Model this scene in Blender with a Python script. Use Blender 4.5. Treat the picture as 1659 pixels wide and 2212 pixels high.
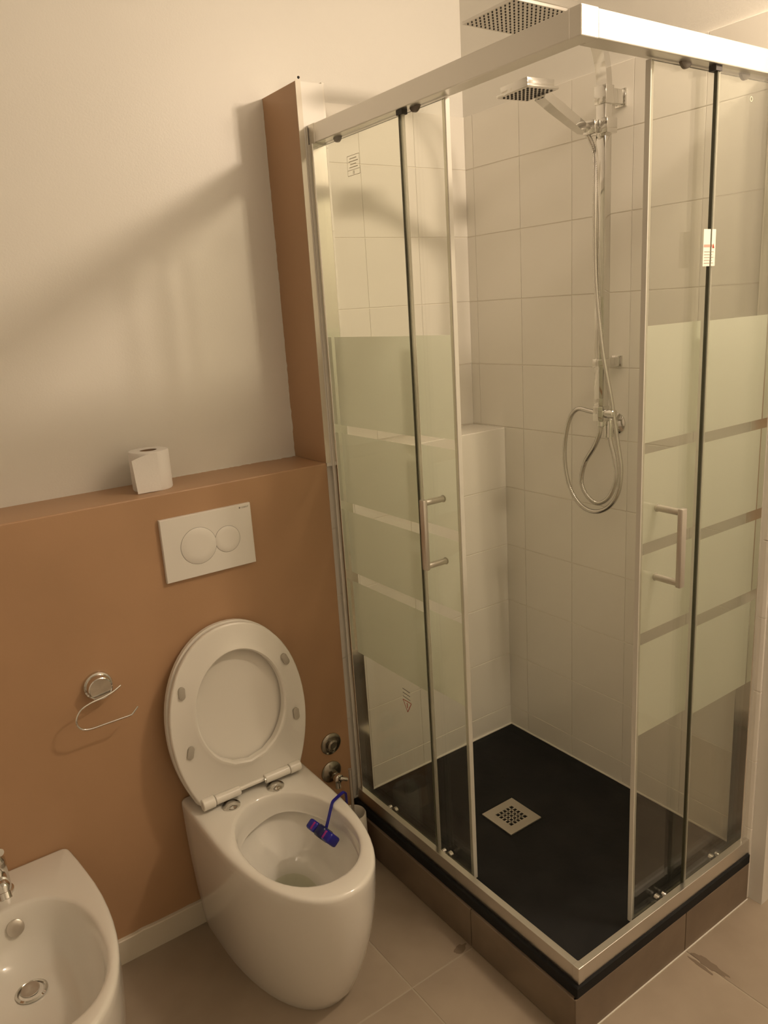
import bpy, bmesh, math, random
from mathutils import Vector, Matrix
random.seed(7)
for o in list(bpy.data.objects): bpy.data.objects.remove(o, do_unlink=True)
S = bpy.context.scene
COL = S.collection
PI = math.pi

# ------------------------------------------------------------------ camera
cam_d = bpy.data.cameras.new('camera'); cam = bpy.data.objects.new('camera', cam_d); COL.objects.link(cam)
FW = Vector((0.54787242, 0.79724783, -0.25343975)); RT = Vector((0.81336934, -0.57849122, -0.06146724)); UP = Vector((0.1956173, 0.17246392, 0.96539633))
m = Matrix((RT, UP, -FW)).transposed().to_4x4(); m.translation = Vector((-1.7867, -1.85036, 1.63977))
cam.matrix_world = m
cam_d.sensor_fit = 'HORIZONTAL'; cam_d.sensor_width = 36.0; cam_d.lens = 1681.0 * 36.0 / 1659.0
cam_d.clip_start = 0.02
S.camera = cam
# ------------------------------------------------------------------ light
S.view_settings.view_transform = 'Standard'; S.view_settings.look = 'None'
S.view_settings.exposure = 0.0; S.view_settings.gamma = 1.0; S.view_settings.use_curve_mapping = False
w = bpy.data.worlds.new('world'); S.world = w; w.use_nodes = True
w.node_tree.nodes['Background'].inputs[0].default_value = (0.0, 0.0, 0.0, 1)
LAMP = Vector((-0.07, -1.36, 2.42))
LAMP_POWER = 42.5
LAMP_COL = (1.0, 0.80, 0.60)

# ------------------------------------------------------------------ materials
def new_mat(name):
    mt = bpy.data.materials.new(name); mt.use_nodes = True
    return mt, mt.node_tree.nodes, mt.node_tree.links, mt.node_tree.nodes['Principled BSDF']
def mat(name, col, rough=0.5, metal=0.0, var=0.0, scale=6.0, bump=0.0, bscale=80.0, coat=0.0, spec=0.5, col2=None, detail=4.0):
    mt, N, L, b = new_mat(name)
    b.inputs['Base Color'].default_value = (*col, 1); b.inputs['Roughness'].default_value = rough
    b.inputs['Metallic'].default_value = metal; b.inputs['Coat Weight'].default_value = coat
    b.inputs['Coat Roughness'].default_value = 0.05; b.inputs['Specular IOR Level'].default_value = spec
    if var or col2 or bump:
        tc = N.new('ShaderNodeTexCoord')
    if var or col2:
        n = N.new('ShaderNodeTexNoise'); n.inputs['Scale'].default_value = scale; n.inputs['Detail'].default_value = detail
        L.new(tc.outputs['Object'], n.inputs['Vector'])
        r = N.new('ShaderNodeValToRGB')
        c2 = col2 or tuple(c * (1 + var) for c in col); c1 = col if col2 else tuple(c * (1 - var) for c in col)
        r.color_ramp.elements[0].position = 0.3; r.color_ramp.elements[1].position = 0.7
        r.color_ramp.elements[0].color = (*c1, 1); r.color_ramp.elements[1].color = (*c2, 1)
        L.new(n.outputs['Fac'], r.inputs['Fac']); L.new(r.outputs['Color'], b.inputs['Base Color'])
    if bump:
        n2 = N.new('ShaderNodeTexNoise'); n2.inputs['Scale'].default_value = bscale; n2.inputs['Detail'].default_value = 6
        L.new(tc.outputs['Object'], n2.inputs['Vector'])
        bp = N.new('ShaderNodeBump'); bp.inputs['Strength'].default_value = bump; bp.inputs['Distance'].default_value = 0.003
        L.new(n2.outputs['Fac'], bp.inputs['Height']); L.new(bp.outputs['Normal'], b.inputs['Normal'])
    return mt
def glass_mat(name, tint, refl=0.92):
    mt, N, L, b = new_mat(name); N.remove(b)
    out = N['Material Output']
    t = N.new('ShaderNodeBsdfTransparent'); t.inputs['Color'].default_value = (*tint, 1)
    g = N.new('ShaderNodeBsdfGlossy'); g.inputs['Roughness'].default_value = 0.0
    lw = N.new('ShaderNodeLayerWeight'); lw.inputs['Blend'].default_value = 0.5
    pw = N.new('ShaderNodeMath'); pw.operation = 'POWER'; pw.inputs[1].default_value = 5.0
    mu = N.new('ShaderNodeMath'); mu.operation = 'MULTIPLY_ADD'; mu.inputs[1].default_value = refl; mu.inputs[2].default_value = 0.035
    L.new(lw.outputs['Facing'], pw.inputs[0]); L.new(pw.outputs[0], mu.inputs[0])
    mx = N.new('ShaderNodeMixShader'); L.new(mu.outputs[0], mx.inputs[0]); L.new(t.outputs[0], mx.inputs[1]); L.new(g.outputs[0], mx.inputs[2])
    L.new(mx.outputs[0], out.inputs['Surface'])
    return mt
def frost_mat(name, col, clear=0.22):
    mt, N, L, b = new_mat(name); N.remove(b)
    out = N['Material Output']
    d = N.new('ShaderNodeBsdfDiffuse'); d.inputs['Color'].default_value = (*col, 1)
    tl = N.new('ShaderNodeBsdfTranslucent'); tl.inputs['Color'].default_value = (*col, 1)
    t = N.new('ShaderNodeBsdfTransparent'); t.inputs['Color'].default_value = (*col, 1)
    m1 = N.new('ShaderNodeMixShader'); m1.inputs[0].default_value = 0.62; L.new(d.outputs[0], m1.inputs[1]); L.new(tl.outputs[0], m1.inputs[2])
    m2 = N.new('ShaderNodeMixShader'); m2.inputs[0].default_value = clear; L.new(m1.outputs[0], m2.inputs[1]); L.new(t.outputs[0], m2.inputs[2])
    L.new(m2.outputs[0], out.inputs['Surface'])
    return mt

M = {}
M['cream'] = mat('cream_paint', (0.83, 0.805, 0.745), 0.42, var=0.03, scale=1.5, bump=0.10, bscale=240)
M['ceiling'] = mat('ceiling_paint', (0.86, 0.84, 0.80), 0.7)
M['brown'] = mat('brown_resin', (0.43, 0.262, 0.145), 0.42, col2=(0.485, 0.295, 0.165), scale=3.0, bump=0.05, bscale=150)
M['tile'] = mat('white_glazed_tile', (0.91, 0.875, 0.80), 0.20, var=0.02, scale=2.0, bump=0.03, bscale=30, coat=0.25)
M['grout'] = mat('pale_grout', (0.88, 0.83, 0.74), 0.7)
M['floor_tile'] = mat('taupe_stone_tile', (0.30, 0.24, 0.18), 0.42, col2=(0.40, 0.33, 0.25), scale=4.0, bump=0.08, bscale=60, detail=8)
M['floor_grout'] = mat('floor_grout', (0.42, 0.36, 0.28), 0.85)
M['plinth_tile'] = mat('brown_stone_tile', (0.165, 0.122, 0.086), 0.5, col2=(0.25, 0.19, 0.135), scale=7.0, bump=0.05, bscale=60, detail=8)
M['stain'] = mat('glue_stain', (0.20, 0.15, 0.105), 0.6)
M['white_trim'] = mat('white_skirting', (0.70, 0.64, 0.52), 0.4)
M['silicone'] = mat('white_silicone', (0.78, 0.74, 0.66), 0.35)
M['tray'] = mat('black_slate_resin', (0.011, 0.0115, 0.012), 0.72, col2=(0.018, 0.018, 0.018), scale=9, bump=0.5, bscale=22, spec=0.25)
M['alu'] = mat('satin_aluminium', (0.74, 0.72, 0.68), 0.30, metal=1.0)
M['alu_bright'] = mat('polished_aluminium', (0.84, 0.83, 0.80), 0.10, metal=1.0)
M['chrome'] = mat('chrome', (0.72, 0.71, 0.68), 0.06, metal=1.0)
M['chrome_soft'] = mat('satin_chrome', (0.66, 0.64, 0.61), 0.22, metal=1.0)
M['steel'] = mat('brushed_steel', (0.62, 0.58, 0.52), 0.35, metal=0.8)
M['ceramic'] = mat('white_ceramic', (0.80, 0.77, 0.70), 0.10, coat=0.6)
M['plastic'] = mat('white_plastic', (0.80, 0.765, 0.69), 0.28)
M['plate_plastic'] = mat('flush_plate_plastic', (0.82, 0.79, 0.73), 0.32)
M['pad'] = mat('grey_rubber', (0.42, 0.385, 0.32), 0.6)
M['gasket'] = mat('dark_rubber', (0.05, 0.045, 0.04), 0.6)
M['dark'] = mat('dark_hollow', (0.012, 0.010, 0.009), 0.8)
M['seal'] = frost_mat('clear_vinyl_seal', (0.86, 0.85, 0.78), 0.55)
M['edge_line'] = mat('bright_vinyl_edge', (0.72, 0.70, 0.63), 0.3)
M['glass'] = glass_mat('clear_glass', (0.985, 0.990, 0.968))
M['glass_edge'] = mat('green_glass_edge', (0.075, 0.075, 0.048), 0.25)
M['frost'] = frost_mat('frosted_glass', (0.92, 0.955, 0.85), 0.10)
M['paper'] = mat('tissue_paper', (0.84, 0.81, 0.77), 0.9, bump=0.15, bscale=160)
M['card'] = mat('cardboard_core', (0.30, 0.20, 0.12), 0.9)
M['blue'] = mat('blue_plastic', (0.012, 0.012, 0.26), 0.25)
M['navy'] = mat('navy_gel', (0.006, 0.010, 0.075), 0.2)
M['purple'] = mat('magenta_gel', (0.30, 0.012, 0.20), 0.25)
M['water'] = glass_mat('water', (0.90, 0.92, 0.84))
M['etch'] = mat('etched_print', (0.50, 0.46, 0.35), 0.8)
M['dark_refl_chrome'] = mat('chrome_dark_reflection_tint', (0.36, 0.34, 0.29), 0.2, metal=1.0)  # chrome with its dark reflections put into the base colour, for the wall roses
M['roller'] = mat('roller_plastic', (0.16, 0.13, 0.10), 0.35)
M['ink'] = mat('grey_ink', (0.25, 0.23, 0.20), 0.8)
M['red_ink'] = mat('red_ink', (0.42, 0.06, 0.03), 0.7)
M['pink_ink'] = mat('pink_ink', (0.66, 0.36, 0.28), 0.7)
M['label'] = mat('white_label', (0.90, 0.84, 0.74), 0.6)
M['lamp_white'] = mat('lamp_white', (0.8, 0.8, 0.78), 0.4)

# ------------------------------------------------------------------ mesh helpers
class MB:
    def __init__(s): s.bm = bmesh.new()
    def _mi(s, faces, mi):
        for f in faces: f.material_index = mi
    def box(s, x0, x1, y0, y1, z0, z1, mi=0, bev=0.0, seg=2):
        t = bmesh.new(); bmesh.ops.create_cube(t, size=1.0)
        for v in t.verts:
            v.co = Vector(((x0 + x1) / 2 + v.co.x * (x1 - x0), (y0 + y1) / 2 + v.co.y * (y1 - y0), (z0 + z1) / 2 + v.co.z * (z1 - z0)))
        if bev: bmesh.ops.bevel(t, geom=t.edges[:] + t.verts[:], offset=bev, segments=seg, affect='EDGES', profile=0.5)
        s._join(t, mi); return s
    def _join(s, t, mi=0, mtx=None):
        if mtx is not None: bmesh.ops.transform(t, matrix=mtx, verts=t.verts)
        mp = {}
        for v in t.verts: mp[v] = s.bm.verts.new(v.co)
        for f in t.faces:
            try: nf = s.bm.faces.new([mp[v] for v in f.verts]); nf.material_index = mi
            except ValueError: pass
        t.free()
    def obox(s, c, ax, ay, az, hx, hy, hz, mi=0, bev=0.0):
        t = bmesh.new(); bmesh.ops.create_cube(t, size=2.0)
        for v in t.verts: v.co = Vector((v.co.x * hx, v.co.y * hy, v.co.z * hz))
        if bev: bmesh.ops.bevel(t, geom=t.edges[:] + t.verts[:], offset=bev, segments=2, affect='EDGES', profile=0.5)
        mt = Matrix((Vector(ax).normalized(), Vector(ay).normalized(), Vector(az).normalized())).transposed().to_4x4(); mt.translation = Vector(c)
        s._join(t, mi, mt); return s
    def loft(s, rings, cap0=False, cap1=False, closed=True, mi=0):
        R = [[s.bm.verts.new(p) for p in r] for r in rings]
        n = len(R[0])
        for a, b in zip(R, R[1:]):
            for i in range(n if closed else n - 1):
                j = (i + 1) % n
                f = s.bm.faces.new((a[i], a[j], b[j], b[i])); f.material_index = mi
        if cap0: s.bm.faces.new(R[0][::-1]).material_index = mi
        if cap1: s.bm.faces.new(R[-1]).material_index = mi
        return s
    def tube(s, pts, r, n=10, cap=True, mi=0, square=None):
        pts = [Vector(p) for p in pts]; rings = []
        rad = r if isinstance(r, (list, tuple)) else [r] * len(pts)
        T0 = (pts[1] - pts[0]).normalized()
        up = Vector((0, 0, 1)) if abs(T0.z) < 0.9 else Vector((1, 0, 0))
        N = (up - T0 * up.dot(T0)).normalized()
        for i, p in enumerate(pts):
            a = pts[max(i - 1, 0)]; b = pts[min(i + 1, len(pts) - 1)]; T = (b - a).normalized()
            N = (N - T * N.dot(T)).normalized(); B = T.cross(N)
            rings.append([p + (N * math.cos(2 * PI * k / n) + B * math.sin(2 * PI * k / n)) * rad[i] for k in range(n)])
        return s.loft(rings, cap, cap, True, mi)
    def lathe(s, c, axis, prof, n=32, mi=0, cap0=False, cap1=False):
        A = Vector(axis).normalized(); c = Vector(c)
        u = A.orthogonal().normalized(); v = A.cross(u)
        rings = [[c + A * h + (u * math.cos(2 * PI * k / n) + v * math.sin(2 * PI * k / n)) * r for k in range(n)] for r, h in prof]
        return s.loft(rings, cap0, cap1, True, mi)
    def cyl(s, p0, p1, r, n=24, mi=0):
        p0, p1 = Vector(p0), Vector(p1); d = p1 - p0; L = d.length; b = min(r, L) * 0.12
        return s.lathe(p0, d, [(r - b, 0), (r, b), (r, L - b), (r - b, L)], n, mi, True, True)
    def poly(s, pts, thick, mi=0):
        """flat outline extruded along vector thick"""
        th = Vector(thick)
        return s.loft([[Vector(p) for p in pts], [Vector(p) + th for p in pts]], True, True, True, mi)
    def build(s, name, mats, parent=None, smooth=None, root=None):
        bmesh.ops.recalc_face_normals(s.bm, faces=s.bm.faces[:])
        off = Vector((0, 0, 0))
        q = parent
        while q is not None: off += q.location; q = q.parent
        for v in s.bm.verts: v.co -= off
        me = bpy.data.meshes.new(name); s.bm.to_mesh(me); s.bm.free()
        for mm in (mats if isinstance(mats, (list, tuple)) else [mats]): me.materials.append(M[mm])
        if smooth is not None:
            for p in me.polygons: p.use_smooth = True
            try: me.set_sharp_from_angle(angle=math.radians(smooth))
            except Exception: pass
        o = bpy.data.objects.new(name, me); COL.objects.link(o)
        if parent is not None: o.parent = parent
        return o
def thing(name, label, cat, loc, group=None):
    o = bpy.data.objects.new(name, None); COL.objects.link(o); o.location = loc; o.empty_display_size = 0.05
    o['label'] = label; o['category'] = cat
    if group: o['group'] = group
    return o
def tag(o, label, cat, group=None):
    o['label'] = label; o['category'] = cat
    if group: o['group'] = group
    return o
def structure(o, label=None, cat=None):
    o['kind'] = 'structure'
    if label: o['label'] = label
    if cat: o['category'] = cat
    return o
def catmull(P, n=8):
    P = [Vector(p) for p in P]; out = []
    for i in range(len(P) - 1):
        a = P[i - 1] if i else P[0] * 2 - P[1]; b = P[i]; c = P[i + 1]; d = P[i + 2] if i + 2 < len(P) else P[-1] * 2 - P[-2]
        for k in range(n):
            t = k / n
            out.append(0.5 * ((2 * b) + (c - a) * t + (2 * a - 5 * b + 4 * c - d) * t * t + (3 * b - a - 3 * c + d) * t ** 3))
    out.append(P[-1]); return out
def resample(pts, step):
    out = [pts[0]]; acc = 0.0
    for a, b in zip(pts, pts[1:]):
        L = (b - a).length
        if L == 0: continue
        pos = step - acc
        while pos <= L: out.append(a + (b - a) * (pos / L)); pos += step
        acc = (acc + L) % step
    return out

# ================================================================== SETTING
CEIL = 2.75; HL = 1.2302; DEP = 0.181
XP = -0.698
# ---- back wall: painted upper wall, brown lower ledge wall, pilaster, shower tiles
wall_back = structure(MB().box(-2.75, 0.62, DEP, DEP + 0.12, -0.1, CEIL).build('wall_back', 'cream'), 'cream painted back wall stepping back above a brown ledge', 'wall')
low = MB().box(-2.75, XP, 0.0, DEP + 0.01, 0.0, HL, bev=0.003).build('ledge_wall', 'brown', wall_back); low['label'] = 'brown resin lower wall with a ledge on top'
# pilaster between niche and shower
pl = MB().box(XP, -0.622, 0.0, DEP + 0.01, HL - 0.01, 2.197).build('pilaster', 'cream', wall_back)
MB().box(XP - 0.0015, XP, 0.0, DEP, HL, 2.197).build('pilaster_side', 'brown', wall_back)
MB().box(XP - 0.0025, XP + 0.012, -0.0015, 0.0, HL, 2.199).build('edge_strip', 'white_trim', wall_back)
MB().lathe((-0.690, -0.0005, 2.205), (0, -1, 0), [(0.0035, 0), (0.003, 0.002)], 10, 0, False, True).build('screw_hole', 'dark', wall_back)
# ragged cream paint edge over the back of the ledge and along the niche side
def ragged(p0, p1, nrm, base, amp, n=60, seed=3):
    rnd = random.Random(seed); p0, p1, nrm = Vector(p0), Vector(p1), Vector(nrm); a = []; b = []
    for i in range(n + 1):
        t = i / n; q = p0 + (p1 - p0) * t
        a.append(q); b.append(q + nrm * (base + amp * (rnd.random() ** 3) * (0.3 + 0.7 * t)))
    return a, b
mb = MB(); a, b = ragged((-1.15, DEP, HL + 0.0006), (XP - 0.002, DEP, HL + 0.0006), (0, -1, 0), 0.001, 0.011)
mb.loft([a, b, [p - Vector((0, 0, 0.0005)) for p in b]], closed=False)
a, b = ragged((XP - 0.0022, DEP, 2.197), (XP - 0.0022, DEP, HL), (0, -1, 0), 0.001, 0.005, 80, 5)
mb.loft([a, b, [p + Vector((0.0005, 0, 0)) for p in b]], closed=False)
mb.build('paint_edge', 'cream', wall_back)
# shower side backing of the lower wall (grout colour shows in the joints)
MB().box(XP, 0.02, 0.0166, DEP + 0.01, 0.0, HL + 0.0020).build('tile_bed', 'grout', wall_back)
MB().box(-0.624, 0.01, DEP - 0.0114, DEP + 0.01, HL, 2.2).build('tile_bed', 'grout', wall_back)
# ---- right wall (shower fittings wall), ends in a corner beyond the shower
wall_right = structure(MB().box(0.008, 0.62, -0.936, DEP + 0.12, -0.1, CEIL).build('wall_right', 'cream'), 'right wall tiled inside the shower and cream painted above', 'wall')
MB().box(0.0016, 0.01, -0.897, DEP, 0.0, 2.2).build('tile_bed', 'grout', wall_right)
wall_hall = structure(MB().box(0.62, 0.72, -2.75, -0.936, -0.1, CEIL).build('wall_hall', 'cream'), 'plain cream wall beyond the shower corner', 'wall')
wall_left = structure(MB().box(-2.85, -2.75, -2.75, DEP + 0.12, -0.1, CEIL).build('wall_left', 'cream'), 'plain cream wall past the bidet', 'wall')
wall_front = structure(MB().box(-2.85, 0.72, -2.85, -2.75, -0.1, CEIL).build('wall_front', 'cream'), 'plain cream wall facing the toilet', 'wall')
ceiling = structure(MB().box(-2.85, 0.72, -2.85, DEP + 0.12, CEIL, CEIL + 0.1).build('ceiling', 'ceiling'), 'plain white ceiling over the bathroom', 'ceiling')
# ---- wall tiles, each a part
_tm = {}
def tile(parent, mat_key, x0, x1, y0, y1, z0, z1, name='tile', bev=0.0006, g=0.0013, plane=''):
    gv = g if plane == 'z' or mat_key != 'tile' else 0.0005
    if plane != 'x': x0 += gv; x1 -= gv
    if plane != 'y': y0 += gv; y1 -= gv
    if plane != 'z': z0 += g; z1 -= g
    d = (round(x1 - x0, 4), round(y1 - y0, 4), round(z1 - z0, 4))
    if min(d) <= 0.002: return None
    k = (mat_key,) + d
    if k not in _tm:
        b = MB().box(-d[0] / 2, d[0] / 2, -d[1] / 2, d[1] / 2, -d[2] / 2, d[2] / 2, bev=bev, seg=1)
        me = bpy.data.meshes.new(name); b.bm.to_mesh(me); b.bm.free(); me.materials.append(M[mat_key]); _tm[k] = me
    o = bpy.data.objects.new(name, _tm[k]); COL.objects.link(o); o.parent = parent
    q = parent; off = Vector((0, 0, 0))
    while q is not None: off += q.location; q = q.parent
    o.location = Vector(((x0 + x1) / 2, (y0 + y1) / 2, (z0 + z1) / 2)) - off
    return o
rows = [0.0, 0.020] + [0.2225 + 0.2027 * k for k in range(10)] + [2.203]
rows = [r for r in rows if r != 0.020]
ycuts = [DEP - 0.007, 0.131, -0.070, -0.2715, -0.4745, -0.6775, -0.880, -0.899]
for z0, z1 in zip(rows, rows[1:]):
    for y1, y0 in zip(ycuts, ycuts[1:]):
        if z1 < HL + 0.02 and y0 >= 0.1: continue
        tile(wall_right, 'tile', 0.0, 0.0075, y0, y1, z0, z1, plane='x')
xcuts = [0.0, -0.2027, -0.4054, -0.608, XP + 0.002]
for z0, z1 in zip(rows[:7], rows[1:7]):
    for x1, x0 in zip(xcuts, xcuts[1:]): tile(wall_back, 'tile', x0, x1, 0.015, 0.0235, z0, min(z1, HL + 0.0035), plane='y')
xup = [0.0, -0.2027, -0.4054, -0.608, -0.621]
for z0, z1 in zip(rows[6:], rows[7:]):
    for x1, x0 in zip(xup, xup[1:]): tile(wall_back, 'tile', x0, x1, DEP - 0.013, DEP - 0.005, z0, z1, plane='y')
for x1, x0 in zip(xup, xup[1:]): tile(wall_back, 'tile', x0, x1, 0.0155, DEP - 0.012, HL - 0.005, HL + 0.0035, plane='z')
# pilaster faces in the shower
for z0, z1 in zip(rows[6:], rows[7:]): tile(wall_back, 'tile', -0.6225, -0.615, 0.002, DEP - 0.014, z0, z1, plane='x')
# ---- floor: grout slab, tiles as parts, tiled plinth under the tray
floor = structure(MB().box(-2.85, 0.72, -2.85, DEP + 0.12, -0.1, -0.0012).build('floor', 'floor_grout'), 'taupe stone-look tiled bathroom floor', 'floor')
fx = [-0.286 - 0.614 * k for k in range(-2, 5)]; fy = [-0.55 - 0.607 * k for k in range(-1, 4)]
fx = sorted(set([max(-2.75, min(0.62, v)) for v in fx] + [-2.75, 0.62])); fy = sorted(set([max(-2.75, min(0.0, v)) for v in fy] + [-2.75, 0.0]))
for x0, x1 in zip(fx, fx[1:]):
    for y0, y1 in zip(fy, fy[1:]):
        tile(floor, 'floor_tile', x0, x1, y0, y1, -0.010, 0.0, 'floor_tile', bev=0.0008, g=0.0018, plane='z')
plinth = MB().box(-0.692, -0.001, -0.892, 0.0, 0.0, 0.117).build('plinth', 'floor_grout', floor)
for y0, y1 in ((-0.899, -0.5475), (-0.5475, -0.0)): tile(plinth, 'plinth_tile', -0.70, -0.6915, y0, y1, 0.0, 0.118, 'plinth_tile', bev=0.0008, plane='x')
for x0, x1 in ((-0.70, -0.2865), (-0.2865, -0.001)): tile(plinth, 'plinth_tile', x0, x1, -0.90, -0.8915, 0.0, 0.118, 'plinth_tile', bev=0.0008, plane='y')
MB().box(-0.703, -0.001, -0.903, -0.900, 0.0, 0.002).build('sealant', 'silicone', floor)
def stain(cx, cy, lx, ly, ang, seed):
    rnd = random.Random(seed); pts = []
    for i in range(22):
        a = 2 * PI * i / 22; q = 0.75 + 0.4 * rnd.random(); u_, v_ = lx * q * math.cos(a), ly * q * math.sin(a)
        pts.append(Vector((cx + u_ * math.cos(ang) - v_ * math.sin(ang), cy + u_ * math.sin(ang) + v_ * math.cos(ang), 0.00005)))
    MB().poly(pts, (0, 0, 0.0003)).build('glue_stain', 'stain', floor)
stain(-0.277, -0.962, 0.012, 0.050, 0.03, 1); stain(-0.296, -0.950, 0.006, 0.034, -0.05, 4); stain(-0.727, -0.533, 0.022, 0.012, 0.1, 2)
# ---- skirting with a chipped upper edge
mb = MB(); rnd = random.Random(11); top = []; n = 70
for i in range(n + 1): top.append((-2.74 + (1.526) * i / n, 0.0705 + (rnd.random() ** 4) * 0.003))
rA = [Vector((x, -0.012, 0.0)) for x, z in top]; rB = [Vector((x, -0.012, z - 0.002)) for x, z in top]; rC = [Vector((x, -0.009, z)) for x, z in top]; rD = [Vector((x, 0.0, z)) for x, z in top]; rE = [Vector((x, 0.0, 0.0)) for x, z in top]
mb.loft([rA, rB, rC, rD, rE], closed=False)
for i in (0, -1): mb.bm.faces.new([mb.bm.verts.new(r[i]) for r in (rA, rB, rC, rD, rE)])
structure(mb.build('baseboard_back', 'white_trim'), 'white skirting board along the brown wall', 'baseboard')

# ================================================================== SHOWER TRAY
ZT = 0.146
tray = thing('shower_tray', 'black slate-textured shower tray inside the glass enclosure', 'shower tray', (-0.345, -0.44, 0.118))
mb = MB(); X0, X1, Y0, Y1 = -0.693, -0.001, -0.900, 0.014
def rect(x0, x1, y0, y1, z): return [Vector((x0, y0, z)), Vector((x1, y0, z)), Vector((x1, y1, z)), Vector((x0, y1, z))]
drc = Vector((-0.366, -0.358)); dh = 0.0625
mb.loft([rect(X0, X1, Y0, Y1, 0.118), rect(X0, X1, Y0, Y1, ZT - 0.003), rect(X0 + .003, X1 - .003, Y0 + .003, Y1 - .003, ZT), rect(X0 + .035, X1 - .02, Y0 + .035, Y1 - .02, ZT),
         rect(X0 + .055, X1 - .035, Y0 + .055, Y1 - .035, ZT - 0.006), rect(drc.x - dh - .01, drc.x + dh + .01, drc.y - dh - .01, drc.y + dh + .01, ZT - 0.014),
         rect(drc.x - .045, drc.x + .045, drc.y - .045, drc.y + .045, ZT - 0.018)], True, True)
mb.build('tray_body', 'tray', tray)
zc = ZT - 0.010
mb = MB(); hs = 0.034; zc0 = zc - 0.004
# plate: four frame strips and the grid bars
mb.box(drc.x - dh, drc.x + dh, drc.y + hs, drc.y + dh, zc0, zc); mb.box(drc.x - dh, drc.x + dh, drc.y - dh, drc.y - hs, zc0, zc)
mb.box(drc.x - dh, drc.x - hs, drc.y - hs, drc.y + hs, zc0, zc); mb.box(drc.x + hs, drc.x + dh, drc.y - hs, drc.y + hs, zc0, zc)
cell = 2 * hs / 5
for i in range(1, 5):
    q = -hs + i * cell
    mb.box(drc.x + q - .0022, drc.x + q + .0022, drc.y - hs, drc.y + hs, zc0, zc); mb.box(drc.x - hs, drc.x + hs, drc.y + q - .0022, drc.y + q + .0022, zc0, zc)
dc = mb.build('drain_cover', 'steel', tray); dc['label'] = 'square steel drain cover with a grid of holes'
MB().box(drc.x - hs, drc.x + hs, drc.y - hs, drc.y + hs, zc - 0.0075, zc - 0.0055).build('drain_sump', 'dark', tray)
MB().tube([(-0.001, -0.86, ZT + .001), (-0.001, 0.012, ZT + .001)], 0.0035, 8).build('sealant', 'silicone', wall_right)
MB().tube([(-0.003, 0.0135, ZT + .001), (-0.69, 0.0135, ZT + .001)], 0.0035, 8).build('sealant', 'silicone', wall_back)

# ================================================================== SHOWER ENCLOSURE
enc = thing('shower_enclosure', 'corner shower enclosure with aluminium frame and striped frosted glass doors', 'shower enclosure', (-0.34, -0.44, ZT))
FXo, FYo = -0.675, -0.888        # outer faces of the frame
R0, R1 = 2.051, 2.096
rl = MB().box(FXo, FXo + 0.042, FYo + 0.0005, 0.0, R0, R1, bev=0.002).build('top_rail', 'alu', enc)
rf = MB().box(FXo + 0.0425, 0.0, FYo, FYo + 0.042, R0, R1, bev=0.002).build('top_rail', 'alu', enc)
MB().box(FXo - 0.001, FXo + 0.043, FYo - 0.001, FYo + 0.026, R0 - 0.001, R1 + 0.001, bev=0.002).build('corner_cap', 'alu', enc)
MB().box(FXo - 0.001, FXo + 0.043, -0.032, 0.0, R0 - 0.001, R1 + 0.001, bev=0.002).build('end_cap', 'alu', enc)
B1 = ZT + 0.043; BXo, BYo = FXo - 0.008, FYo - 0.007
MB().box(BXo, BXo + 0.017, BYo + 0.0005, 0.0, ZT, B1, bev=0.0008).box(FXo + 0.018, FXo + 0.030, FYo + 0.03, 0.0, ZT, ZT + 0.012).build('bottom_rail', 'alu', enc)
MB().box(BXo + 0.0175, 0.0, BYo, BYo + 0.017, ZT, B1, bev=0.0008).box(FXo + 0.03, 0.0, FYo + 0.018, FYo + 0.030, ZT, ZT + 0.012).build('bottom_rail', 'alu', enc)
MB().box(BXo - 0.0008, BXo + 0.0185, BYo - 0.0008, BYo + 0.0185, ZT, B1 + 0.001, bev=0.0015).build('corner_cap', 'alu', enc)
# wall profiles
MB().box(FXo - 0.003, FXo + 0.039, -0.022, 0.0, ZT + 0.001, R0, bev=0.0015).build('wall_profile', 'alu_bright', enc)
MB().box(FXo - 0.006, FXo - 0.003, -0.004, 0.0, ZT, R0 + 0.04).build('sealant', 'silicone', enc)
MB().box(-0.030, 0.0, FYo - 0.001, FYo + 0.040, ZT + 0.001, R0, bev=0.0015).build('wall_profile', 'alu_bright', enc)
def pane(name, ax, c, a0, a1, z0, z1, t=0.005):
    """glass sheet on plane X=c (ax 'x') or Y=c (ax 'y')"""
    mb = MB()
    def bx(A0, A1, Z0, Z1, c0, c1, mi):
        if ax == 'x': mb.box(c0, c1, A0, A1, Z0, Z1, mi)
        else: mb.box(A0, A1, c0, c1, Z0, Z1, mi)
    bx(a0, a1, z0, z1, c - t / 2, c + t / 2, 0)
    o = mb.build(name, ['glass', 'glass_edge'], enc)
    for p in o.data.polygons:
        nz = abs(p.normal.x) if ax == 'x' else abs(p.normal.y)
        if nz < 0.5: p.material_index = 1
    return o
BANDS = ((1.572, 1.335), (1.312, 1.116), (1.090, 0.908), (0.880, 0.655))
def frost(parent, ax, c, a0, a1, side, t=0.005):
    f0, f1 = (c + side * (t / 2 + 0.0002), c + side * (t / 2 + 0.0008))
    lo, hi = min(f0, f1), max(f0, f1)
    for zt, zb in BANDS:
        mb = MB()
        if ax == 'x': q = [(lo, a0, zb), (lo, a1, zb), (lo, a1, zt), (lo, a0, zt)]
        else: q = [(a0, lo, zb), (a1, lo, zb), (a1, lo, zt), (a0, lo, zt)]
        mb.bm.faces.new([mb.bm.verts.new(p) for p in q])
        mb.build('frosted_band', 'frost', parent)
def seal(parent, ax, c, a, w_, t, z0, z1, name='edge_seal', mk='seal'):
    mb = MB()
    if ax == 'x': mb.box(c - t / 2, c + t / 2, a - w_ / 2, a + w_ / 2, z0, z1, bev=0.001)
    else: mb.box(a - w_ / 2, a + w_ / 2, c - t / 2, c + t / 2, z0, z1, bev=0.001)
    return mb.build(name, mk, parent)
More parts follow.
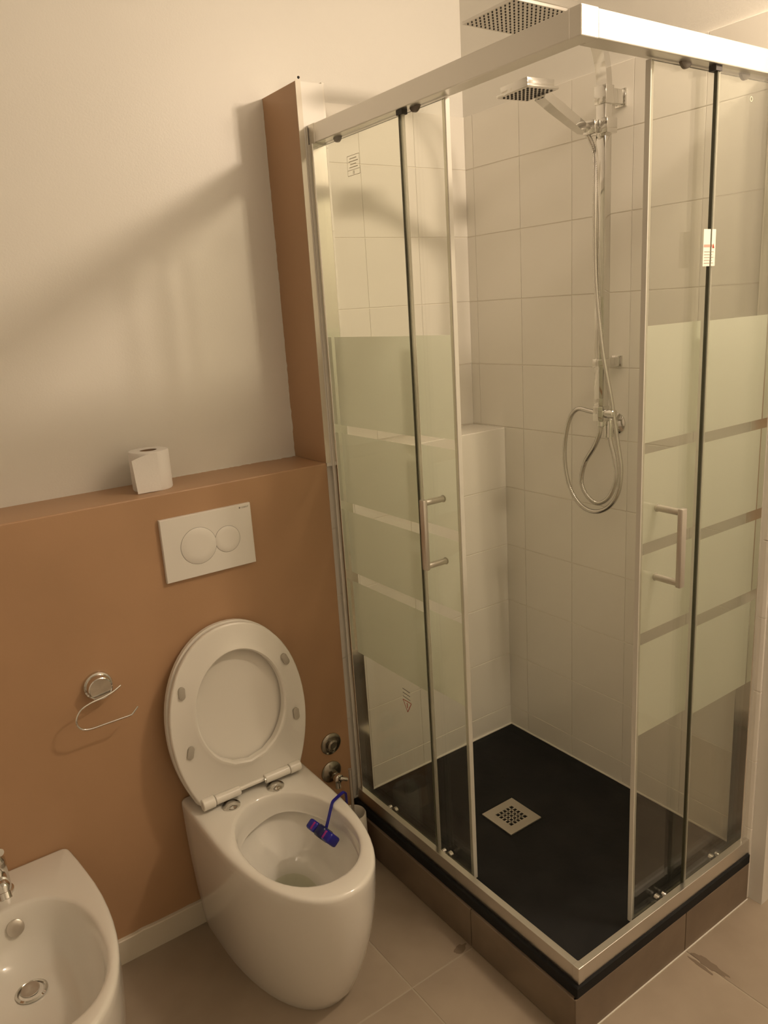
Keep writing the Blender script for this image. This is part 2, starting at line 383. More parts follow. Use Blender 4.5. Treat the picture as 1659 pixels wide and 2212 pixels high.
CX, CXi = -0.664, -0.642     # side facing the toilet: fixed / sliding glass
CY, CYi = -0.877, -0.855     # front side: fixed / sliding glass
GZ0, GZ1 = ZT + 0.020, R0 + 0.01
# --- toilet side
fp = pane('fixed_panel', 'x', CX, -0.372, -0.006, GZ0, GZ1); fp['label'] = 'fixed glass panel beside the toilet wall'
frost(fp, 'x', CX, -0.366, -0.030, 1)
seal(fp, 'x', CX, -0.374, 0.004, 0.008, GZ0, R0 - 0.004, mk='glass_edge'); seal(fp, 'x', CX + 0.002, -0.381, 0.009, 0.006, GZ0, R0 - 0.004)
MB().box(CX - 0.006, CX + 0.010, -0.388, -0.368, R0 - 0.010, R0).build('panel_clip', 'gasket', fp)
sd = pane('sliding_door', 'x', CXi, -0.505, -0.018, ZT + 0.014, R0 - 0.003); sd['label'] = 'sliding glass door half open towards the toilet wall'
frost(sd, 'x', CXi, -0.490, -0.360, 1)
seal(sd, 'x', CXi, -0.5065, 0.003, 0.012, ZT + 0.012, R0 - 0.003, mk='edge_line'); seal(sd, 'x', CXi + 0.002, -0.497, 0.012, 0.007, ZT + 0.014, R0 - 0.003)
# --- front side
fp2 = pane('fixed_panel', 'y', CY, -0.272, -0.006, GZ0, GZ1); fp2['label'] = 'fixed glass panel by the painted wall corner'
frost(fp2, 'y', CY, -0.266, -0.032, 1)
seal(fp2, 'y', CY, -0.274, 0.005, 0.008, GZ0, R0 - 0.004, mk='glass_edge'); seal(fp2, 'y', CY + 0.002, -0.2655, 0.008, 0.006, GZ0, R0 - 0.004)
MB().box(-0.285, -0.265, CY - 0.006, CY + 0.010, R0 - 0.010, R0).build('panel_clip', 'gasket', fp2)
sd2 = pane('sliding_door', 'y', CYi, -0.452, -0.025, ZT + 0.014, R0 - 0.003); sd2['label'] = 'sliding glass door half open towards the painted wall'
frost(sd2, 'y', CYi, -0.438, -0.255, 1)
seal(sd2, 'y', CYi, -0.4535, 0.003, 0.012, ZT + 0.012, R0 - 0.003, mk='edge_line'); seal(sd2, 'y', CYi + 0.002, -0.445, 0.011, 0.007, ZT + 0.014, R0 - 0.003)
# rollers under the rails and bottom guides
def roller(parent, ax, c, a, z, r=0.017, out=-1):
    mb = MB(); d = 0.003
    if ax == 'x': mb.lathe((c + out * 0.009, a, z), (out, 0, 0), [(r * .3, -d), (r, -d), (r, d), (r * .8, d + .002), (r * .3, d + .002)], 24, 0, True, True)
    else: mb.lathe((a, c + out * 0.009, z), (0, out, 0), [(r * .3, -d), (r, -d), (r, d), (r * .8, d + .002), (r * .3, d + .002)], 24, 0, True, True)
    mb.build('roller', 'roller', parent, smooth=40)
roller(sd, 'x', CXi, -0.100, R0 + 0.006); roller(sd, 'x', CXi, -0.412, R0 + 0.006)
roller(sd2, 'y', CYi, -0.356, R0 + 0.006); roller(sd2, 'y', CYi, -0.157, R0 + 0.006)
def guide(parent, ax, c, a):
    mb = MB(); z = ZT + 0.034
    for k in (0.0, 0.028):
        p = (c - 0.011, a + k, z - k * .2) if ax == 'x' else (a + k, c - 0.011, z - k * .2)
        A = (-1, 0, 0) if ax == 'x' else (0, -1, 0)
        r = 0.009 if k == 0 else 0.006
        mb.lathe(p, A, [(r, -0.006), (r, 0.003), (r * .75, 0.005), (r * .35, 0.003), (0.001, 0.003)], 18, 0, True, True)
    mb.build('bottom_guide', 'chrome_soft', parent, smooth=40)
guide(sd, 'x', CXi, -0.415); guide(sd, 'x', CXi, -0.160); guide(sd2, 'y', CYi, -0.360); guide(sd2, 'y', CYi, -0.130)
def handle(parent, ax, c, a):
    mb = MB(); z0, z1 = 1.0335, 1.190; o = 0.062
    P = (lambda d, z: (c - d, a, z)) if ax == 'x' else (lambda d, z: (a, c - d, z))
    for z in (z0, z1): mb.cyl(P(0.0, z), P(o, z), 0.0075, 20)
    mb2 = P(o + 0.002, (z0 + z1) / 2)
    if ax == 'x': mb.obox(mb2, (1, 0, 0), (0, 1, 0), (0, 0, 1), 0.0065, 0.0085, (z1 - z0) / 2 + 0.009, bev=0.003)
    else: mb.obox(mb2, (1, 0, 0), (0, 1, 0), (0, 0, 1), 0.0085, 0.0065, (z1 - z0) / 2 + 0.009, bev=0.003)
    h = mb.build('handle', 'steel', parent, smooth=40); h['label'] = 'brushed steel bow handle'
    for z in (z0, z1): MB().cyl(P(0.0028, z), P(0.005, z), 0.009, 20).build('handle_washer', 'seal', parent)
handle(sd, 'x', CXi, -0.4425); handle(sd2, 'y', CYi, -0.395)
# printed marks on the glass
mb = MB(); x = CX - 0.0032
def lx(y0, y1, z0, z1): mb.box(x - .0002, x, min(y0, y1), max(y0, y1), z0, z1)
ya, yb, zb_, za_ = -0.160, -0.212, 1.951, 1.995
for z in (za_, zb_, zb_ + .012): lx(ya, yb, z - .0005, z + .0005)
for y in (ya, yb): lx(y - .0004, y + .0004, zb_, za_)
lx(-.186, -.188, zb_ + .002, zb_ + .010); lx(-.182, -.1835, zb_ + .002, zb_ + .010)
for k, (p, q) in enumerate(((.170, .200), (.166, .206), (.172, .198), (.168, .204))): lx(-p, -q, za_ - .0065 * (k + 1) - .0008, za_ - .0065 * (k + 1) + .0008)
mb.build('etched_mark', 'etch', fp)
mb = MB()
def tri_line(p, q, wd):
    p, q = Vector((x - .0002, *p)), Vector((x - .0002, *q)); d = (q - p).normalized(); nn = Vector((1, 0, 0)).cross(d) * wd
    mb.poly([p - nn, q - nn, q + nn, p + nn], (0.0002, 0, 0))
A_, B_, C_ = (-0.256, 0.593), (-0.294, 0.5935), (-0.275, 0.561)
for p, q in ((A_, B_), (B_, C_), (C_, A_)): tri_line(p, q, .0011)
tri_line((-0.274, 0.588), (-0.275, 0.573), .0015)
mb.build('warning_triangle', 'red_ink', fp)
mb = MB()
for k in range(3): tri_line((-0.257, 0.6265 - .0115 * k), (-0.290, 0.6245 - .0115 * k), .0012)
mb.build('warning_lines', 'ink', fp)
y = CY - 0.0032
MB().lathe((-0.1545, y + .0002, 2.002), (0, -1, 0), [(0.0035, 0), (0.005, 0), (0.005, .0002), (0.0035, .0002)], 20).build('etched_mark', 'etch', fp2)
st = thing('paper_label', 'small white paper label with red stripe stuck on the shower glass', 'label', (-0.279, CY - 0.003, 1.68))
sk = 0.004
def lab(x0, x1, z0, z1, d, name, mk, parent):
    mb = MB(); pts = [(-.300 + x0 - 0.0 * sk, y - d, z0), (-.300 + x1, y - d, z0), (-.300 + x1, y - d, z1), (-.300 + x0, y - d, z1)]
    mb.poly(pts, (0, 0.0003, 0)); return mb.build(name, mk, parent)
lab(0.0, 0.042, 1.681, 1.7525, .0002, 'paper', 'label', st)
lab(0.002, 0.036, 1.718, 1.723, .0005, 'stripe', 'pink_ink', st)
MB().poly([(-.300 + .031, y - .0006, 1.716), (-.300 + .038, y - .0006, 1.716), (-.300 + .0345, y - .0006, 1.725)], (0, .0003, 0)).build('triangle', 'red_ink', st)
mb = MB()
for k in range(5): mb.box(-.296, -.264 - .004 * (k % 2), y - .0006, y - .0003, 1.7085 - .0055 * k, 1.7097 - .0055 * k)
mb.build('text_lines', 'pad', st)

# ================================================================== SHOWER COLUMN
BY = -0.437; BX = -0.068
colm = thing('overhead_shower', 'square chrome shower column with overhead rain head and looped hose', 'shower', (0, BY, 1.29))
def bar_sweep(pts, hw, ht):
    """rectangular bar in the plane y=BY: hw half width along y, ht half thickness in plane"""
    pts = [Vector(p) for p in pts]; rings = []
    for i, p in enumerate(pts):
        T = (pts[min(i + 1, len(pts) - 1)] - pts[max(i - 1, 0)]).normalized(); Nn = Vector((0, 1, 0)).cross(T).normalized(); W = Vector((0, hw, 0)); Q = Nn * ht
        rings.append([p + W + Q, p - W + Q, p - W - Q, p + W - Q])
    return rings
mb = MB(); mb.box(BX - 0.013, BX + 0.013, BY - 0.015, BY + 0.015, 1.363, 2.12, bev=0.002); mb.build('riser_bar', 'chrome', colm, smooth=30)
arm = []
for k in range(0, 15):
    t = k / 14 * PI / 2; arm.append((BX - 0.115 * (1 - math.cos(t)), BY, 2.130 + 0.165 * math.sin(t)))
arm += [(BX - 0.2, BY, 2.297), (-0.373, BY, 2.297), (-0.388, BY, 2.297)]
MB().loft(bar_sweep(arm, 0.0165, 0.010), True, True).build('overhead_arm', 'chrome', colm, smooth=35)
MB().box(BX - 0.016, BX + 0.016, BY - 0.0185, BY + 0.0185, 2.098, 2.140, bev=0.001).build('arm_collar', 'chrome', colm, smooth=30)
HXc, HYc, HZ, HH = -0.373, -0.434, 2.250, 0.0825
rh = MB().loft([rect(HXc - HH, HXc + HH, HYc - HH, HYc + HH, HZ), rect(HXc - HH, HXc + HH, HYc - HH, HYc + HH, HZ + .006), rect(HXc - .03, HXc + .03, HYc - .03, HYc + .03, HZ + .012)], True, True).build('rain_head', 'chrome_soft', colm)
MB().lathe((HXc, HYc, HZ + .010), (0, 0, 1), [(0.016, 0), (0.016, .012), (0.011, .015), (0.011, .042)], 20, 0, True, True).build('swivel_joint', 'chrome', rh, smooth=40)
mb = MB()
for i in range(12):
    for j in range(12):
        mb.lathe((HXc - HH + .009 + i * (2 * HH - .018) / 11, HYc - HH + .009 + j * (2 * HH - .018) / 11, HZ + .0005), (0, 0, -1), [(0.0026, 0), (0.0018, 0.0022)], 6, 0, False, True)
nz = mb.build('nozzles', 'gasket', rh); nz['kind'] = 'stuff'
# brackets
def bracket(z, h, name='wall_bracket'):
    mb = MB(); mb.box(-0.006, 0.0, BY - 0.016, BY + 0.016, z - h * .62, z + h * .62, bev=.001); mb.box(BX + 0.008, -0.004, BY - 0.013, BY + 0.013, z - h * .5, z + h * .5, bev=.001)
    mb.build(name, 'chrome', colm, smooth=30)
bracket(2.118, 0.034); bracket(1.458, 0.024)
MB().box(BX - 0.016, BX + 0.016, BY - 0.018, BY + 0.018, 1.446, 1.470, bev=.001).build('bar_clip', 'chrome', colm, smooth=30)
mb = MB(); mb.box(BX - 0.022, BX + 0.018, BY - 0.028, BY + 0.022, 2.028, 2.064, bev=.002); mb.box(BX - 0.040, BX - 0.022, BY - 0.004, BY + 0.034, 2.030, 2.062, bev=.003); mb.build('slider', 'chrome', colm, smooth=30)
# diverter and inlet elbow
mb = MB(); mb.box(BX - 0.0125, BX + 0.0125, BY - 0.0145, BY + 0.0145, 1.340, 1.364, bev=.001); mb.box(BX - 0.016, BX + 0.016, BY - 0.017, BY + 0.017, 1.300, 1.342, bev=.003)
mb.cyl((BX, BY, 1.285), (BX, BY, 1.302), 0.011, 18); mb.build('diverter', 'chrome', colm, smooth=35)
MB().cyl((BX, BY - 0.016, 1.322), (BX, BY - 0.046, 1.322), 0.0125, 24).build('diverter_knob', 'chrome', colm, smooth=40)
mb = MB(); EY = -0.436
mb.lathe((0.0, EY, 1.285), (-1, 0, 0), [(0.030, 0), (0.030, .004), (0.022, .010), (0.014, .013), (0.014, .040)], 28, 0, True, True)
mb.lathe((-0.034, EY, 1.285), (0, 0, -1), [(0.012, -.014), (0.015, 0), (0.013, .020), (0.013, .034), (0.010, .034)], 20, 0, True, True); mb.build('wall_elbow', 'chrome', colm, smooth=40)
def hose(name, P, parent, r=0.0068):
    pts = resample(catmull(P, 24), 0.0026); mb = MB()
    mb.tube(pts, [r * (1.0 if i % 2 else 0.78) for i in range(len(pts))], 10); return mb.build(name, 'chrome_soft', parent, smooth=60)
hose('connecting_hose', [(BX, BY, 1.287), (BX, BY + .006, 1.262), (BX + .004, BY + .026, 1.225), (-0.058, -0.372, 1.172), (-0.053, -0.355, 1.115), (-0.050, -0.372, 1.075), (-0.047, -0.408, 1.056), (-0.042, -0.445, 1.078), (-0.038, -0.466, 1.130), (-0.036, -0.460, 1.185), (-0.034, -0.444, 1.232), (-0.034, EY, 1.262)], colm)
hs_ = thing('hand_shower', 'square chrome hand shower clipped to the slider of the riser bar', 'hand shower', (-0.11, -0.41, 2.03))
hp0, hp1 = Vector((-0.108, -0.402, 2.046)), Vector((-0.252, -0.397, 2.112))
d = (hp1 - hp0).normalized(); sidev = d.cross(Vector((0, 0, 1))).normalized(); upv = sidev.cross(d).normalized()
mb = MB(); rings = []
for t, hw, ht in ((-.06, .008, .008), (0.0, .0125, .011), (.25, .0140, .0115), (.7, .0155, .012), (1.0, .0165, .010)):
    p = hp0 + (hp1 - hp0) * t; rings.append([p + sidev * hw + upv * ht, p - sidev * hw + upv * ht, p - sidev * hw - upv * ht, p + sidev * hw - upv * ht])
mb.loft(rings, True, True); mb.build('grip', 'chrome', hs_, smooth=30)
hc = Vector((-0.299, -0.399, 2.113)); hu = Vector((1, 0.0, 0.03)).normalized(); hn = Vector((0.0, -0.03, -1)); hn = (hn - hu * hn.dot(hu)).normalized(); hv = hn.cross(hu).normalized()
mb = MB(); mb.obox(hc, hu, hv, hn, 0.052, 0.052, 0.003, bev=.001); mb.obox(hc - hn * 0.010, hu, hv, hn, 0.045, 0.045, 0.010, bev=.002); hd = mb.build('spray_head', 'chrome', hs_, smooth=30)
MB().obox(hc + hn * 0.0032, hu, hv, hn, 0.050, 0.050, 0.0006).build('face_plate', 'chrome_soft', hd)
mb = MB()
for i in range(7):
    for j in range(7): mb.lathe(hc + hn * 0.0035 + hu * (i - 3) * .0130 + hv * (j - 3) * .0130, hn, [(0.0034, 0), (0.0024, 0.002)], 8, 0, False, True)
nz = mb.build('nozzles', 'gasket', hd); nz['kind'] = 'stuff'
MB().cyl(hp0 - d * .004, hp0 - d * .024, 0.0085, 16).build('hose_nut', 'chrome', hs_, smooth=40)
hose('hand_shower_hose', [hp0 - d * .02, hp0 + Vector((.034, -.010, -.050)), (-0.078, -0.419, 1.96), (-0.084, -0.424, 1.80), (-0.085, -0.430, 1.66), (-0.082, -0.450, 1.50), (-0.072, -0.474, 1.36), (-0.062, -0.490, 1.24), (-0.060, -0.5005, 1.165), (-0.060, -0.490, 1.10), (-0.060, -0.458, 1.055), (-0.060, -0.411, 1.034), (-0.060, -0.362, 1.043), (-0.060, -0.322, 1.083), (-0.062, -0.302, 1.150), (-0.064, -0.302, 1.225), (-0.066, -0.322, 1.296), (-0.067, -0.352, 1.327), (-0.067, -0.392, 1.325), (BX, BY + 0.016, 1.322)], colm)

# ================================================================== TOILET AND BIDET SHELLS
def d_ring(cx, hw, L, ys, z, n=28, p=2.2, back=0.0, rc=0.018, tilt=0.0):
    """D shaped ring: straight back at y=back, straight sides to -ys, rounded nose at -L"""
    pts = []
    k = 4
    for i in range(k + 1):                       # back right corner
        a = PI / 2 * i / k; pts.append(Vector((cx + hw - rc + rc * math.sin(a), back - rc + rc * math.cos(a), z)))
    for i in range(1, 4): pts.append(Vector((cx + hw, back - rc - (ys - rc + back) * i / 4, z)))
    for i in range(n + 1):
        t = PI * i / n; c, s_ = math.cos(t), math.sin(t)
        pts.append(Vector((cx + hw * math.copysign(abs(c) ** (2 / p), c), -(ys + (L - ys) * abs(s_) ** (2 / p)), z)))
    for i in range(3, 0, -1): pts.append(Vector((cx - hw, back - rc - (ys - rc + back) * i / 4, z)))
    for i in range(k + 1):
        a = PI / 2 * (1 - i / k); pts.append(Vector((cx - hw + rc - rc * math.sin(a), back - rc + rc * math.cos(a), z)))
    xa, xb = cx - hw + rc, cx + hw - rc
    for i in range(1, 18): pts.append(Vector((xa + (xb - xa) * i / 18, back, z)))
    return pts
def inner_ring(src, cx, cy, ax, ay, z, p=2.15, shift=0.0):
    out = []
    for v in src:
        # same angular order as the outer ring so the rim lofts cleanly
        a = math.atan2((v.y - cy) / ay, (v.x - cx) / ax); c, s_ = math.cos(a), math.sin(a)
        out.append(Vector((cx + ax * math.copysign(abs(c) ** (2 / p), c), cy + ay * math.copysign(abs(s_) ** (2 / p), s_), z)))
    return out
TX = -1.069
def pedestal(mb, cx, zr, hw_top, L_top, hw_bot, L_bot):
    rings = []
    for z, k in ((0.0, 0.0), (0.003, 0.02), (0.03, 0.16), (0.08, 0.36), (0.14, 0.57), (0.20, 0.74), (0.26, 0.87), (0.32, 0.95), (0.37, 0.99), (zr - 0.012, 1.0)):
        rings.append(d_ring(cx, hw_bot + (hw_top - hw_bot) * k, L_bot + (L_top - L_bot) * k, 0.11 + 0.12 * k, z))
    for ins, dz_, rc_ in ((.0015, .005, .0165), (.005, .0015, .013), (.011, 0.0, .007)): rings.append(d_ring(cx, hw_top - ins, L_top - ins, 0.23, zr - dz_, back=-ins, rc=rc_))
    return rings
TZ = 0.402
toilet = thing('toilet', 'white ceramic floor-standing toilet with its seat raised', 'toilet', (TX, -0.29, 0))
mb = MB(); rings = pedestal(mb, TX, TZ, 0.1715, 0.588, 0.150, 0.470)
base = rings[-1]; OC, OX, OY = -0.335, 0.133, 0.192
rings.append(inner_ring(base, TX, OC, OX + .010, OY + .010, TZ)); rings.append(inner_ring(base, TX, OC, OX + .004, OY + .004, TZ - .0015)); rings.append(inner_ring(base, TX, OC, OX, OY, TZ - .006))
# rimless inner wall with an overhanging flush lip at the back
def lip(ax, ay, z, kz, out):
    rr = []
    for v in inner_ring(base, TX, OC, ax, ay, z):
        a = math.atan2((v.y - OC) / ay, (v.x - TX) / ax); wgt = max(0.0, math.sin(a)) ** 0.6
        wob = 0.010 * math.sin(3 * (v.x - TX) / ax)
        rr.append(Vector((TX + (v.x - TX) * (1 + out * wgt), OC + (v.y - OC) * (1 + out * wgt), z + (kz + wob) * wgt)))
    return rr
rings.append(lip(OX - .001, OY - .001, TZ - .030, -.004, 0.0)); rings.append(lip(OX - .003, OY - .003, TZ - .050, -.010, -0.015)); rings.append(lip(OX - .006, OY - .006, TZ - .053, -.012, -0.01))
rings.append(lip(OX - .004, OY - .004, TZ - .050, -.004, 0.15)); rings.append(lip(OX - .007, OY - .009, TZ - .078, -.006, 0.10))
BC = (TX, -0.290)
for f, z in ((0.86, TZ - .115), (0.70, TZ - .145), (0.53, TZ - .168), (0.43, TZ - .190)):
    cy = OC + (BC[1] - OC) * (1 - f) / 0.6; rings.append(inner_ring(base, TX, cy, OX * f, OY * f * 0.93, z))
rings.append(inner_ring(base, TX, BC[1] + .006, OX * .40, OY * .34, TZ - .24)); rings.append(inner_ring(base, TX, BC[1] + .016, OX * .30, OY * .25, TZ - .28))
mb.loft(rings, True, True)
mb.build('bowl', 'ceramic', toilet, smooth=50)
wr = inner_ring(base, TX, BC[1] - .002, OX * .425, OY * .385, TZ - .198)
MB().loft([wr], False, True).build('water', 'water', toilet)
# seat and lid, raised: local frame (x, v up along plate, w towards viewer)
s0 = Vector((TX, -0.100, 0.415)); sv = Vector((0, 0.052, 0.453)).normalized(); sw = Vector((1, 0, 0)).cross(sv).normalized()
if sw.y > 0: sw = -sw
def SP(x, v, w_=0.0): return s0 + Vector((x, 0, 0)) + sv * v + sw * w_
def seat_out(n=72, grow=0.0):
    half = []                                   # top centre to bottom centre, right side
    for i in range(19):
        a = PI / 2 * (1 - i / 18); c, s_ = math.cos(a), math.sin(a); half.append((0.192 * c ** (2 / 2.1), 0.195 + 0.262 * s_ ** (2 / 2.1)))
    for i in range(1, 12):
        v = 0.195 - 0.183 * i / 11; u = (0.195 - v) / 0.195; half.append((0.192 - 0.047 * u ** 2, v))
    for i in range(1, 5):
        a = PI / 2 * i / 4; half.append((0.150 - 0.012 * (1 - math.cos(a)), 0.012 - 0.012 * math.sin(a)))
    half.append((0.070, 0.0)); half.append((0.0, 0.0))
    pts = [(-x, v) for x, v in half] + [(x, v) for x, v in half[1:-1]][::-1]
    return [(x * (1 + grow), 0.2 + (v - 0.2) * (1 + grow)) for x, v in pts]
def seat_hole(n=72, g=0.0):
    o = []
    for x, v in seat_out():
        a = math.atan2((v - 0.229) / 0.153, x / 0.124); o.append(((0.124 + g) * math.cos(a) + 0.006, 0.229 + (0.153 + g) * math.sin(a)))
    return o
so = seat_out()
mb = MB()
R = lambda pts, w_: [SP(x, v, w_) for x, v in pts]
sc = lambda pts, k: [(x * k, 0.2 + (v - 0.2) * k) for x, v in pts]
rg = [R(sc(so, .985), -.018), R(so, -.012), R(so, -.003), R(sc(so, .99), 0.0), R(sc(so, .975), .001), R(seat_hole(g=.020), -.0015), R(seat_hole(g=.012), .004), R(seat_hole(g=.004), .005), R(seat_hole(), .001), R(seat_hole(g=-.001), -.016), R(seat_hole(g=.004), -.018)]
mb.loft(rg + [rg[0]]); seat = mb.build('seat', 'plastic', toilet, smooth=40)
for x, v, an in ((-0.146, 0.316, .1), (0.150, 0.316, -.35), (0.158, 0.154, .02), (-0.150, 0.156, .3)):
    mb = MB(); pts = []
    for i in range(20):
        a = 2 * PI * i / 20; px = 0.0085 * math.cos(a); pv = 0.0085 * math.sin(a) + (0.0085 if math.sin(a) > 0 else -0.0085)
        pts.append((x + px * math.cos(an) - pv * math.sin(an) * (-1), v + pv * math.cos(an) - px * math.sin(an)))
    mb.loft([R(pts, 0.0), R(pts, .0045), R([(x + (p - x) * .8, v + (q - v) * .85) for p, q in pts], .0055)], False, True); mb.build('bumper', 'pad', seat, smooth=40)
lo = seat_out(grow=0.012); mb = MB()
mb.loft([R(sc(lo, .95), -.042), R(lo, -.036), R(lo, -.022), R(sc(lo, .97), -.0195), R(sc(lo, .90), -.026)], True, True); mb.build('lid', 'plastic', toilet, smooth=40)
# hinges
hz, hy = 0.4245, -0.105
mb = MB()
mb.cyl((TX - .146, hy, hz), (TX - .112, hy, hz), 0.0155, 20); mb.cyl((TX - .110, hy, hz), (TX - .040, hy, hz), 0.0125, 20)
mb.cyl((TX - .042, hy + .004, hz), (TX + .036, hy + .004, hz), 0.006, 16)
mb.cyl((TX + .034, hy, hz), (TX + .108, hy, hz), 0.0125, 20); mb.cyl((TX + .109, hy, hz), (TX + .143, hy, hz), 0.0145, 20)
hg = mb.build('hinge', 'plastic', toilet, smooth=40)
for xx in (TX - .075, TX + .055): MB().lathe((xx, hy - .018, TZ), (0, 0, 1), [(0.024, 0), (0.024, .003), (0.018, .005), (0.010, .010)], 24, 0, True, True).build('hinge_base', 'chrome', hg, smooth=40)
MB().cyl((TX + .030, hy - .006, hz + .002), (TX + .034, hy - .006, hz + .002), 0.006, 14).build('hinge_pin', 'chrome', hg, smooth=40)

# ---- bidet
BXc = -1.688; BZ = 0.402
bidet = thing('bidet', 'white ceramic bidet with drain beside the toilet', 'bidet', (BXc, -0.29, 0))
mb = MB(); rings = pedestal(mb, BXc, BZ, 0.1790, 0.588, 0.155, 0.475)
# narrow the back corners a little
for r_ in rings:
    for v in r_:
        if v.y > -0.20: v.x = BXc + (v.x - BXc) * (0.865 + 0.135 * min(1, max(0, -v.y / 0.20)) ** 0.7)
base_b = rings[-1]; OCb, OXb, OYb = -0.338, 0.140, 0.196
for g, z in ((.010, BZ), (.004, BZ - .002), (0, BZ - .007), (-.006, BZ - .035), (-.016, BZ - .075), (-.034, BZ - .105)): rings.append(inner_ring(base_b, BXc, OCb, OXb + g, OYb + g, z, p=2.3))
rings.append(inner_ring(base_b, BXc, -.315, .075, .115, BZ - .124, p=2.0)); rings.append(inner_ring(base_b, BXc, -.275, .030, .040, BZ - .131, p=2.0))
mb.loft(rings, True, True); mb.build('bowl', 'ceramic', bidet, smooth=50)
dz = BZ - .132; dcy = -.262
MB().lathe((BXc, dcy, dz), (0, 0.05, 1), [(0.020, -.002), (0.033, .002), (0.033, .004), (0.029, .006), (0.0255, .003), (0.0245, -.001)], 32).build('drain_ring', 'chrome', bidet, smooth=40)
MB().lathe((BXc, dcy, dz), (0, 0, 1), [(0.0255, .0005), (0.001, .0015)], 24).build('drain_hollow', 'dark', bidet)
MB().lathe((BXc - .001, dcy + .0055, dz), (-.05, -0.12, 1), [(0.008, -.004), (0.0175, .003), (0.0190, .0055), (0.0180, .0066), (0.004, .0064), (0.002, .0050)], 28, 0, True, True).build('drain_plug', 'steel', bidet, smooth=40)
MB().lathe((BXc + 0.002, -0.1530, BZ - .045), (0, -1, 0.35), [(0.0185, -.006), (0.0185, .004), (0.016, .006), (0.006, .0062)], 28, 0, False, True).build('overflow_cap', 'steel', bidet, smooth=40)
# ---- bidet tap
tap = thing('bidet_tap', 'chrome mixer tap with ball spout on the bidet rim', 'tap', (BXc - .004, -0.075, BZ))
tx = BXc - .004; ty = -0.075
MB().lathe((tx, ty, BZ), (0, 0, 1), [(0.026, 0), (0.026, .005), (0.022, .008), (0.021, .060), (0.020, .085), (0.012, .098)], 28, 0, True, True).build('body', 'chrome', tap, smooth=40)
MB().tube(catmull([(tx, ty + .004, BZ + .092), (tx, ty + .010, BZ + .106), (tx + .004, ty - .010, BZ + .118), (tx + .010, ty - .045, BZ + .128)], 8), 0.0085, 12).build('lever', 'chrome', tap, smooth=40)
e0 = Vector((tx, ty - .012, BZ + .050)); e1 = Vector((tx, ty - .056, BZ + .062))
MB().tube([e0, (e0 + e1) / 2, e1], [0.015, 0.0145, 0.014], 20).build('spout', 'chrome', tap, smooth=40)
ec = e1 + Vector((0, -.010, -.004)); ed = Vector((.02, -.62, -.80)).normalized()
sp = MB().lathe(ec, ed, [(0.004, -.0158), (0.011, -.0115), (0.0157, -.002), (0.0157, .003), (0.0125, .011), (0.0125, .013), (0.0135, .014), (0.0135, .027), (0.0115, .028), (0.0108, .023)], 28, 0, True).build('ball_spout', 'chrome', tap, smooth=40)
MB().lathe(ec, ed, [(0.0112, .0245), (0.001, .0245)], 20).build('outlet', 'dark', sp)

# ================================================================== FLUSH PLATE
PX, PZ = -1.0709, 1.0855
fl = thing('flush_plate', 'white rectangular dual-flush plate with two round buttons', 'flush plate', (PX, 0, PZ - .082))
hw_, hh_ = 0.123, 0.082
mb = MB(); mb.loft([[Vector((PX + a * (hw_ - i), -y_, PZ + b * (hh_ - i))) for a, b in ((-1, -1), (1, -1), (1, 1), (-1, 1))] for i, y_ in ((.001, 0.0), (0, .001), (0, .0105), (.0012, .012))], True, True)
plate = mb.build('plate', 'plate_plastic', fl)
c1, r1, c2, r2 = Vector((PX - .030, 0, PZ - .002)), 0.0475, Vector((PX + .0495, 0, PZ - .0015)), 0.0345
def disc(c, r, r_gap, name):
    MB().lathe((c.x, -.0118, c.z), (0, -1, 0), [(r + r_gap, 0), (r + r_gap, .0004), (r - .0001, .0004)], 56, 0).build('button_gap', 'ink', plate)
    MB().lathe((c.x, -.0118, c.z), (0, -1, 0), [(r, 0), (r, .0008), (r - .0008, .0014), (r * .6, .0010), (0.001, .0008)], 56, 0, False, True).build(name, 'plate_plastic', plate, smooth=40)
disc(c1, r1, .0008, 'button'); disc(c2, r2, .0008, 'button')
def text_part(txt, size, loc, rot, mk, parent, name):
    cu = bpy.data.curves.new(name, 'FONT'); cu.body = txt; cu.size = size; cu.extrude = 0.0001; cu.align_x = 'RIGHT'
    to = bpy.data.objects.new(name + '_tmp', cu); COL.objects.link(to); dg = bpy.context.evaluated_depsgraph_get()
    me = bpy.data.meshes.new_from_object(to.evaluated_get(dg)); bpy.data.objects.remove(to, do_unlink=True)
    mtx = Matrix.Translation(Vector(loc)) @ Matrix.Rotation(rot[2], 4, 'Z') @ Matrix.Rotation(rot[0], 4, 'X')
    q = parent; off = Vector((0, 0, 0))
    while q is not None: off += q.location; q = q.parent
    me.transform(Matrix.Translation(-off) @ mtx); me.materials.clear(); me.materials.append(M[mk])
    o = bpy.data.objects.new(name, me); COL.objects.link(o); o.parent = parent; return o
text_part('\u25A0 GEBERIT', 0.0056, (PX + hw_ - .006, -.0122, PZ + hh_ - .0105), (PI / 2, 0, 0), 'ink', plate, 'lettering')

